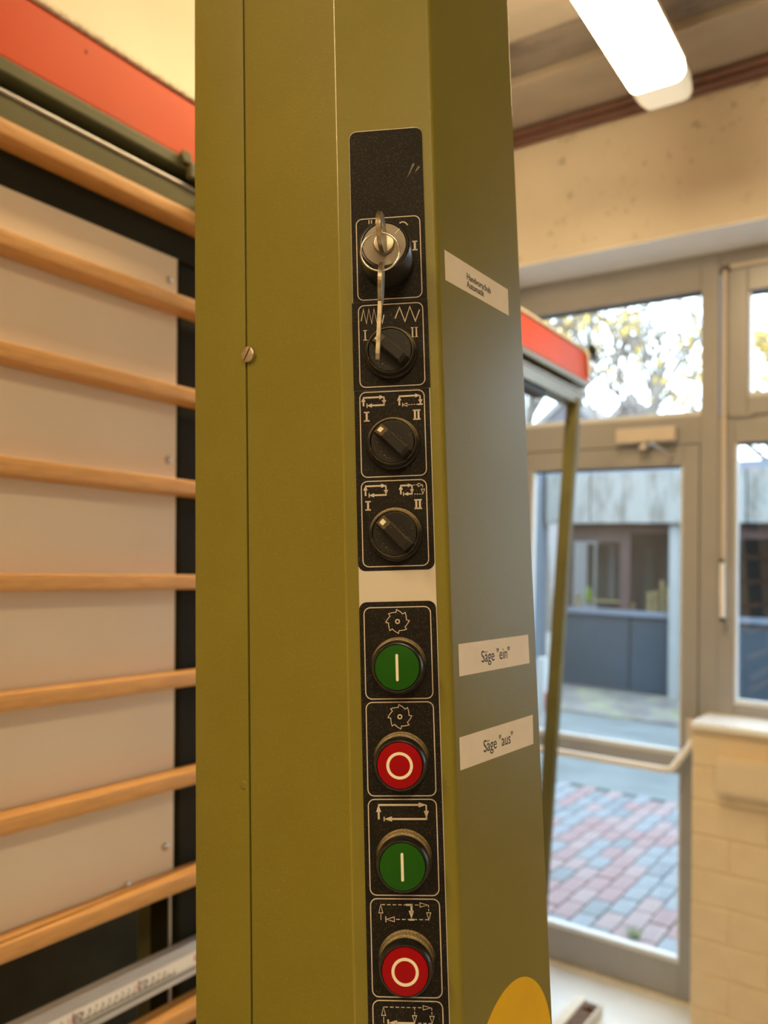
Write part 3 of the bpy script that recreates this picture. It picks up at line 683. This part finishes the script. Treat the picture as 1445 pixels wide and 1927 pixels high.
# push buttons
def make_button(wc, colour):
    M = CM(28.5, wc, 0.5)
    bz = obj('push_button', G().lathe([(15.2*mm, 0), (15.2*mm, 2.0*mm), (14.9*mm, 2.6*mm), (14.6*mm, 2.7*mm), (14.75*mm, 3.2*mm), (14.6*mm, 5.6*mm), (14.2*mm, 6.1*mm), (14.2*mm, 6.9*mm), (13.6*mm, 7.2*mm)], 72, cap1=False), 'black_bezel', col, smooth=32, mtx=M)
    obj('collar', G().lathe([(13.9*mm, 6.0*mm), (13.9*mm, 10.0*mm), (13.5*mm, 12.0*mm), (12.9*mm, 13.1*mm), (12.2*mm, 13.3*mm), (12.0*mm, 12.6*mm), (12.0*mm, 10*mm)], 72, cap1=False), 'black_clean', bz, smooth=40)
    cp = obj('cap', G().lathe([(11.8*mm, 9*mm), (11.8*mm, 13.7*mm), (11.65*mm, 14.0*mm), (11.3*mm, 14.1*mm)], 72), colour, bz, smooth=30)
    z = (14.08*mm, 14.22*mm)
    if colour == 'green':
        g = G().prism(rrect(-0.72*mm, -7.1*mm, 0.72*mm, 7.1*mm, 0.7*mm), z[0], z[1])
    else:
        g = G().path([(6.2*mm*math.cos(i*math.pi/36), 6.2*mm*math.sin(i*math.pi/36)) for i in range(72)], 1.5*mm, z, closed=True)
    obj('symbol', g, 'cream_mark', cp)
    return bz
for wc, cl_, lb in ((-38.1, 'green', 'green start button under the upper blade symbol'), (-88.6, 'red', 'red stop button under the lower blade symbol'), (-139.5, 'green', 'green start button under the cycle arrows'), (-190.9, 'red', 'red stop button near the bottom')):
    make_button(wc, cl_)['label'] = lb
# key switch
KW = 189.0
ks = obj('key_switch', G().lathe([(14.7*mm, 0), (14.7*mm, 3*mm), (14.5*mm, 3.4*mm), (14.35*mm, 24.8*mm), (13.9*mm, 26.3*mm), (13.0*mm, 27.0*mm), (12.2*mm, 26.9*mm), (12.0*mm, 25.5*mm)], 72, cap1=False), 'black_clean', col, smooth=35, mtx=CM(28.6, KW, 0.5))
fp = obj('face_plate', G().lathe([(11.9*mm, 25.0*mm), (11.9*mm, 26.4*mm), (11.7*mm, 26.6*mm)], 72), 'brushed', ks, smooth=30)
zf = (26.58*mm, 26.68*mm)
g = G().line((6.0*mm, 5.6*mm), (8.6*mm, 8.2*mm), 0.35*mm, zf)
g.path([(0.3*mm+1.0*mm*math.cos(i*math.pi/12), 8.6*mm+1.5*mm*math.sin(i*math.pi/12)) for i in range(24)], 0.3*mm, zf, closed=True)
obj('position_marks', g, 'cream_mark', fp)
core = obj('lock_core', G().lathe([(5.8*mm, 26.5*mm), (5.8*mm, 28.2*mm), (5.3*mm, 29.2*mm), (4.6*mm, 29.4*mm)], 40), 'core_metal', ks, smooth=30)
obj('keyway', G().prism(rrect(-0.9*mm, -4.2*mm, 0.9*mm, 4.2*mm, 0.6*mm), 29.3*mm, 29.5*mm), 'dark_slot', core)
# stickers on the front face: x = u, y = w, z out (-v)
FF = MK @ Matrix(((1, 0, 0, 0), (0, 0, -1, v2), (0, 1, 0, 0), (0, 0, 0, 1))) @ Matrix.Scale(mm, 4)
def sticker(name, quad, label, m='sticker'):
    o = obj(name, G().prism(quad, 0, 0.18, FF), m, col); o['label'] = label; return o
st = sticker('label_sticker', [(395.6, 180.4), (478.6, 182.1), (478.7, 200.0), (395.6, 198.6)], 'sticker reading Handvorschub Automatik')
def words(par, body, t, w_, size, xs_, rot=0.0, bold=0.0, spacing=1.0):
    g = text_geo(body, size, xs_, (0, 0.24), FF @ Matrix.Translation((t, w_, 0)) @ Matrix.Rotation(rot, 4, 'Z'), spacing)
    if bold:
        g2 = text_geo(body, size, xs_, (0, 0.25), FF @ Matrix.Translation((t+bold, w_, 0)) @ Matrix.Rotation(rot, 4, 'Z'), spacing); g.add(g2.v, g2.f)
    obj('lettering', g, 'ink', par)
words(st, 'Handvorschub', 421.2, 189.2, 6.0, 0.90, 0.0, 0.3)
words(st, 'Automatik', 421.2, 184.2, 6.0, 0.86, 0.01, 0.3)
st = sticker('label_sticker', [(396.0, -45.4), (487.6, -45.6), (487.2, -27.5), (396.0, -27.8)], 'sticker reading Säge "ein"')
words(st, 'Säge "ein"', 421.8, -40.0, 9.6, 0.99, 0.0, 0.2)
st = sticker('label_sticker', [(393.6, -95.3), (488.2, -96.4), (489.0, -78.4), (393.7, -77.9)], 'worn sticker reading Säge "aus"', 'sticker_worn')
words(st, 'Säge "aus"', 420.4, -90.4, 9.6, 0.99, -0.01, 0.2)
ys = sticker('round_sticker', [(443.6+53.6*math.cos(i*math.pi/40), -277.6+53.6*math.sin(i*math.pi/40)) for i in range(80)], 'round yellow warning sticker', 'yellow')
obj('pictogram', G().prism([(473.0, -262.3), (480.0, -284.0), (462.0, -300.0), (466.0, -272.0)], 0.17, 0.26, FF), 'ink', ys)

# ---- keys (things of their own)
KT = LM @ Matrix.Translation(KB) @ CF        # chamfer frame in world
def key_geo(th=2.3):
    # key in its own plane: x across, y along; bow centred at the origin, blade towards -y; thickness along z
    g = G(); bow = []
    for i in range(40):
        a = 2*math.pi*i/40; bow.append((10.4*math.cos(a), 10.9*math.sin(a)))
    hole = [(0+3.2*math.cos(2*math.pi*i/40), 5.2+3.0*math.sin(2*math.pi*i/40)) for i in range(40)]
    n = 40; vs = []; fs = []
    for z in (-th/2, th/2):
        vs += [(x*mm, y*mm, z*mm) for x, y in bow]; vs += [(x*mm, y*mm, z*mm) for x, y in hole]
    for i in range(n):
        j = (i+1) % n
        fs += [(80+i, 80+j, 120+j, 120+i), (j, i, 40+i, 40+j), (i, j, 80+j, 80+i), (40+j, 40+i, 120+i, 120+j)]
    return g.add(vs, fs)
def blade_geo(th=2.0, ln=25.0):
    top = [(-3.6, -9.5), (3.6, -9.5), (3.6, -13.0)]
    teeth = []
    y = -13.0; dep = [3.6, 2.0, 3.2, 1.4, 2.8, 1.0, 2.4, 1.6, 3.0]
    for k, d in enumerate(dep): teeth.append((d, y-(k+1)*(ln-14)/10))
    poly = top + teeth + [(1.2, -9.5-ln+3), (-1.0, -9.5-ln+0.5), (-3.6, -9.5-ln+3)]
    poly = [(x*mm, y_*mm) for x, y_ in poly]
    return G().prism(list(reversed(poly)), -th/2*mm, th/2*mm)
# key in the lock: plane = (out, up); blade goes into the lock (-out)
Mk = KT @ Matrix.Translation((28.5*mm, (KW+0.2)*mm, (29.5+0.5+11.2)*mm)) @ Matrix(((0, 0, 1, 0), (1, 0, 0, 0), (0, 1, 0, 0), (0, 0, 0, 1))) @ Matrix.Rotation(math.radians(-4), 4, 'X')
# local y (key axis) -> out, local x -> up, local z -> t
k1 = thing('key', 'nickel key standing in the black key switch', 'key', Mk)
obj('bow', key_geo(2.5), 'key_metal', k1, bevel=0.0003)
obj('blade', blade_geo(2.0, 12.0), 'key_metal', k1)
# ring through the bow
RC = (28.0, 176.4, 46.2); RR = 9.9
kr = tag(obj('key_ring', G().tube([(RR*mm*math.cos(a), RR*mm*math.sin(a), 0.9*mm*math.sin(a*0.5)) for a in [2*math.pi*i/64 for i in range(64)]], 0.55*mm, 10, closed=True), 'nickel', smooth=60), 'thin steel key ring hanging from the key in the switch', 'key ring')
kr.matrix_world = KT @ Matrix.Translation((RC[0]*mm, RC[1]*mm, RC[2]*mm)) @ Matrix.Rotation(math.radians(4), 4, 'X')
# hanging key, plane roughly edge-on to the viewer
k2p = Vector((28.1, 159.2, 46.5))
Mh = KT @ Matrix.Translation(k2p*mm) @ Matrix(((0, 0, 1, 0), (0, 1, 0, 0), (-1, 0, 0, 0), (0, 0, 0, 1))) @ Matrix.Rotation(math.radians(4), 4, 'X') @ Matrix.Rotation(math.radians(2), 4, 'Y')
k2 = thing('key', 'second key dangling from the key ring over the knob', 'key', Mh)
obj('bow', key_geo(2.2), 'key_metal', k2, bevel=0.0003)
obj('blade', blade_geo(1.9, 31.0), 'key_metal', k2)

# ================================================================== CEILING LAMPS
def make_lamp():
    t = thing('tube_lamp', 'lit tubular ceiling lamp with clear end cap', 'lamp')
    prof_ = round_poly([(-0.085, 0.0), (0.085, 0.0), (0.074, 0.07), (-0.074, 0.07)], [0.030, 0.030, 0.008, 0.008], 6)
    MX = Matrix(((0, 0, 1, 0), (1, 0, 0, 0), (0, 1, 0, 0), (0, 0, 0, 1)))
    obj('diffuser', G().prism(prof_, 0.06, 1.43, MX), 'lamp_diffuser', t, smooth=40)
    for x0, x1 in ((1.43, 1.545), (0.0, 0.06)):
        e = G(); rings = [(x0, 1.0), (x0+(x1-x0)*0.7, 0.985), (x1, 0.90)] if x0 > 1 else [(x0, 0.90), (x0+(x1-x0)*0.3, 0.985), (x1, 1.0)]
        n = len(prof_); vs = []
        for x, k in rings: vs += [(x, y*k, 0.035+(z-0.035)*k) for y, z in prof_]
        fs = [(i*n+j, i*n+(j+1) % n, (i+1)*n+(j+1) % n, (i+1)*n+j) for i in range(2) for j in range(n)] + [tuple(range(n-1, -1, -1)), tuple(range(2*n, 3*n))]
        obj('end_cap', e.add(vs, fs), 'lamp_cap', t, smooth=40)
    obj('housing', G().box((0.02, -0.070, 0.071), (1.48, 0.070, 0.10)), 'lamp_body', t, bevel=0.004)
    for x in (0.3, 1.2): obj('hanger', G().tube([(x, 0, 0.10), (x, 0, ZC-1.40)], 0.004, 8), 'steel', t)
    return t
lp = make_lamp(); lp.location = (0.86, 0.675, Z0+1.40)
for i, (x, y, lb) in enumerate(((-2.2, 0.675, 'lit tubular ceiling lamp behind the viewer on the saw side'), (-2.1, -1.15, 'lit tubular ceiling lamp over the operator aisle'))):
    c = copy_tree(lp); c.location = (x, y, Z0+1.40); c['label'] = lb
    c['group'] = 'tubular ceiling lamps'
lp['group'] = 'tubular ceiling lamps'

# ================================================================== FLOOR PIECE
ft = thing('wooden_channel', 'pale open channel with dark hollow inside lying on the floor', 'channel', Matrix.Translation((2.93, 1.065, 0.0)))
obj('side_wall', G().box((-0.36, 0.012, 0.0), (0.0, 0.045, 0.045)), 'pale_wood', ft, bevel=0.003)
obj('side_wall', G().box((-0.36, -0.05, 0.0), (0.0, -0.043, 0.045)), 'pale_wood', ft, bevel=0.002)
obj('base', G().box((-0.36, -0.043, 0.0), (0.0, 0.012, 0.01)), 'pale_wood', ft)
obj('dark_fill', G().box((-0.36, -0.043, 0.01), (-0.004, 0.012, 0.034)), 'cut_wood', ft)  # solid dark core filling the hollow between the side walls
obj('end_stop', G().prism([(-0.043, 0.034), (0.012, 0.034), (-0.02, 0.048), (-0.043, 0.042)], -0.06, -0.03, Matrix(((0, 0, 1, 0), (1, 0, 0, 0), (0, 1, 0, 0), (0, 0, 0, 1)))), 'cut_wood', ft)

# ================================================================== OUTSIDE
GZ = -0.04
gd = structure('floor_courtyard', 'courtyard paving outside the door'); gd.name = 'ground'
obj('bedding', G().box((3.42, -6, GZ-0.12), (6.02, 6, GZ-0.012)), 'joint_sand', gd)
pv = {}
pmats = ['paver_grey', 'paver_pink', 'paver_red', 'paver_dark']
for ri in range(-6, 21):
    y = 0.75+0.1*ri
    for ci in range(13):
        x = 3.42+0.2*ci+(0.1 if ri % 2 else 0.0)
        if x+0.2 > 6.03: continue
        # only where the door glass shows the ground
        if not (0.20*x < y+0.1 and y < 0.48*x): continue
        m = random.choices(pmats, (4, 3, 3, 1))[0]
        M = Matrix.Translation((x, y, GZ+random.uniform(-0.0015, 0.0015)))
        if m not in pv: pv[m] = obj('paver', G().box((0.004, 0.004, -0.06), (0.196, 0.096, 0)), m, gd, bevel=0.004, bseg=1, mtx=M)
        else:
            c = pv[m].copy(); C.objects.link(c); c.parent = gd; c.matrix_local = M
obj('paving_rest', G().box((3.42, -6, GZ-0.07), (6.02, 0.15, GZ-0.004)), 'paver_grey', gd)
obj('street', G().box((6.02, -10, GZ-0.1), (8.9, 14, GZ-0.004)), 'street', gd)
obj('gutter', G().box((8.9, -10, GZ-0.1), (9.05, 14, GZ-0.02)), 'joint_sand', gd)
obj('forecourt', G().box((9.05, -10, GZ-0.1), (40, 14, GZ)), 'forecourt', gd)
wd = G()
for i in range(26):
    a = random.uniform(0, 6.28); r = random.uniform(0.01, 0.035); hh = random.uniform(0.02, 0.05)
    bx, by = 0.02*math.cos(a), 0.02*math.sin(a); tx, ty = (0.02+r)*math.cos(a), (0.02+r)*math.sin(a); px, py = -math.sin(a)*0.006, math.cos(a)*0.006
    wd.add([(bx-px, by-py, 0), (bx+px, by+py, 0), (tx, ty, hh)], [(0, 1, 2)])
tag(obj('weed_tuft', wd, 'leaf_green', mtx=Matrix.Translation((3.71, 1.15, GZ))), 'small green weed tuft between the pavers', 'weed')
# opposite building
XB = 11.0
ob = thing('flat_building', 'low flat-roofed building with concrete fascia opposite the door', 'building', Matrix.Translation((XB, 2.9, GZ)))
def B(x, y, z): return (x-XB, y-2.9, z+Z0-GZ)
def bb(name, a, b, m, par=None, bevel=0.0): return obj(name, G().box(B(*a), B(*b)), m, par or ob, bevel=bevel)
for y0, y1 in ((4.02, 4.66), (2.02, 4.0), (0.0, 2.0), (-2.0, -0.02), (-4.0, -2.02)):
    bb('fascia_panel', (XB-0.25, y0, 0.64), (XB-0.12, y1, 1.32), 'fascia', bevel=0.01)
bb('roof_edge', (XB-0.22, -4, 1.32), (XB+4, 4.7, 1.42), 'wall_grey')
bb('back_wall', (XB+2.0, -4, -1.62), (XB+2.1, 4.7, 1.32), 'interior_dark')
bb('ceiling_slab', (XB-0.1, -4, 0.66), (XB+2.0, 4.7, 0.80), 'interior_dark')
bb('sill', (XB-0.08, -4, -0.60), (XB+0.1, 4.5, -0.53), 'sill_metal')
for y0, y1 in ((3.52, 4.5), (2.97, 3.50), (1.5, 2.83), (-0.2, 1.48), (-4, -0.22)):
    bb('lower_panel', (XB-0.02, y0, -1.60), (XB+0.05, y1, -0.60), 'panel_blue', bevel=0.01)
bb('column', (XB-0.15, 2.835, -1.62), (XB+0.05, 2.965, 0.64), 'column_white')
for y0, y1, nm in ((4.36, 4.5, 1), (3.52, 3.66, 1)): bb('window_post', (XB-0.01, y0, -0.53), (XB+0.08, y1, 0.64), 'wood_frame_brown')
bb('window_head', (XB-0.01, 3.66, 0.40), (XB+0.08, 4.36, 0.64), 'wood_frame_brown')
bb('window_head', (XB-0.01, 2.965, 0.52), (XB+0.08, 3.52, 0.64), 'wood_frame_brown')
bb('window_head', (XB-0.01, -4, 0.45), (XB+0.08, 2.835, 0.64), 'wood_frame_brown')
for y0, y1 in ((3.66, 4.36), (2.965, 3.52), (1.5, 2.83), (-0.2, 1.48)):
    bb('window_pane', (XB+0.02, y0, -0.53), (XB+0.03, y1, 0.52), 'glass_dark')
for y_, w_ in ((3.00, 0.10), (3.16, 0.07), (3.36, 0.12), (3.72, 0.06), (4.02, 0.16), (4.22, 0.10)):
    bb('curtain', (XB+0.5, y_, -0.5), (XB+0.52, y_+w_, 0.38), 'curtain')
bb('white_strip', (XB+0.35, 3.86, -0.40), (XB+0.38, 3.94, 0.36), 'column_white')
for y, hh, lb in ((3.02, 0.34, 'timber offcut closest to the white column of the flat building'), (3.10, 0.42, 'tallest timber offcut in the window beside the white column'), (3.19, 0.28, 'timber offcut left of the tallest one in the opposite window'), (3.27, 0.26, 'leftmost timber offcut of the row beside the white column'), (3.50, 0.1, 'short timber block before the middle brown window post'), (4.28, 0.18, 'timber block at the left brown post of the opposite window')):
    tag(obj('timber_offcut', G().box((XB+0.10, y, Z0-0.53), (XB+0.16, y+0.055, Z0-0.53+hh)), 'stock_wood', bevel=0.004), lb, 'offcut', 'timber offcuts in the opposite window')
tag(obj('timber_board', G().box((XB+0.10, 3.68, Z0-0.44), (XB+0.2, 4.12, Z0-0.41)), 'stock_wood', bevel=0.003), 'flat pale board lying in the opposite window', 'board')
tag(obj('green_bottle', G().lathe([(0.045, 0), (0.05, 0.02), (0.05, 0.14), (0.02, 0.19), (0.02, 0.22)], 16, Matrix.Translation((XB+0.15, 4.16, Z0-0.45)), cap0=True), 'lime', smooth=40), 'lime green bottle in the opposite window', 'bottle')
# grey wing to the left
gw = thing('grey_wing', 'blue-grey rendered wall left of the flat building', 'building', Matrix.Translation((XB-0.3, 5.6, GZ)))
obj('wall', G().box((-0.35, -0.88, 0), (0.3, 1.6, 3.05)), 'wall_grey', gw)
obj('ledge', G().box((-0.40, -0.90, 2.05), (-0.33, 1.6, 2.12)), 'column_white', gw)
obj('drainpipe', G().tube([(-0.42, -0.55, 0), (-0.42, -0.55, 3.0)], 0.05, 12), 'wall_grey', gw, smooth=50)
# bollard with a red band
bo = thing('bollard', 'white post with red band in front of the grey wall', 'bollard', Matrix.Translation((6.9, 2.99, GZ)))
obj('post', G().lathe([(0.05, 0), (0.05, 0.78), (0.04, 0.82)], 20, cap0=True), 'pole_white', bo, smooth=40)
obj('red_box', G().box((-0.04, -0.115, 0.36), (0.04, -0.045, 0.52)), 'band_red', bo, bevel=0.006)
# houses behind
def house(name, label, x, yc, half, zb, zt, depth, m):
    t = thing(name, label, 'house', Matrix.Translation((x, yc, GZ)))
    g = G().prism([(-half, zb+Z0-GZ), (half, zb+Z0-GZ), (half*0.08, zt+Z0-GZ), (-half*0.08, zt+Z0-GZ)], -depth, 0, Matrix(((0, 0, -1, 0), (1, 0, 0, 0), (0, 1, 0, 0), (0, 0, 0, 1))))
    obj('roof', g, 'roof_grey', t)
    obj('wall', G().box((0.05, -half*0.9, 0), (depth, half*0.9, zb+Z0-GZ)), 'render_pale', t)
    obj('gable_board', G().path([(-half, zb+Z0-GZ), (0, zt+Z0-GZ), (half, zb+Z0-GZ)], 0.18, (0, 0.08), Matrix(((0, 0, -1, 0), (1, 0, 0, 0), (0, 1, 0, 0), (0, 0, 0, 1)))), 'render_pale', t)
house('gabled_house', 'grey gabled house roof seen left through the fanlight', 24.0, 9.75, 1.7, 4.0, 5.40, 4, m=None)
house('gabled_house', 'grey gabled roof seen right through the fanlight', 22.0, 7.10, 0.85, 3.9, 4.78, 3, m=None)
# trees
def tree(name, label, x, y, hgt, seed, leafm, nleaf, spread=0.55):
    rnd = random.Random(seed); t = thing(name, label, 'tree', Matrix.Translation((x, y, GZ)))
    g = G(); tips = []
    def grow(p, d, ln, r, depth):
        pts = [p]; dd = d.copy(); q = p.copy(); n = 4
        for i in range(n):
            dd = (dd+Vector((rnd.uniform(-.16, .16), rnd.uniform(-.16, .16), rnd.uniform(-.06, .14)))).normalized()
            q = q+dd*ln/n; pts.append(q.copy())
        g.tube(pts, [r*(1-0.38*i/n) for i in range(n+1)], 6 if depth < 2 else 4, caps=False)
        if depth >= 2: tips.extend(pts[1:])
        if depth >= 5: return
        for k in range(rnd.choice((3, 3, 4)) if depth < 4 else 2):
            a = rnd.uniform(0, 6.28); e = Vector((math.cos(a), math.sin(a), rnd.uniform(-0.1, 0.5)))
            st_ = pts[rnd.choice((2, 3, 4, 4))]
            grow(st_, (dd*0.75+e*spread).normalized(), ln*rnd.uniform(0.6, 0.78), r*0.64, depth+1)
    grow(Vector((0, 0, 0)), Vector((0, 0, 1)), hgt*0.34, hgt*0.017, 0)
    obj('branches', g, 'bark', t, smooth=60)
    lf = G()
    for i in range(nleaf):
        p = rnd.choice(tips)+Vector((rnd.gauss(0, .12), rnd.gauss(0, .12), rnd.gauss(0, .12)))
        a = Vector((rnd.uniform(-1, 1), rnd.uniform(-1, 1), rnd.uniform(-1, 1))).normalized()*0.11
        b = a.orthogonal().normalized()*0.08
        lf.add([tuple(p-a), tuple(p+b), tuple(p+a), tuple(p-b)], [(0, 1, 2, 3)])
    o = obj('foliage', lf, leafm, t); o['kind'] = 'stuff'
tree('autumn_tree', 'tree with sparse yellow leaves behind the orange beam', 20.0, 8.6, 12.5, 3, 'leaf_yellow', 2000)
tree('autumn_tree', 'nearly bare tree in the middle of the fanlight', 16.0, 5.5, 9.5, 11, 'leaf_yellow', 250, 0.62)
tree('autumn_tree', 'yellow-leaved tree behind the tilting fanlight', 21.0, 2.0, 11.5, 5, 'leaf_yellow', 2400)
bpy.context.view_layer.update()
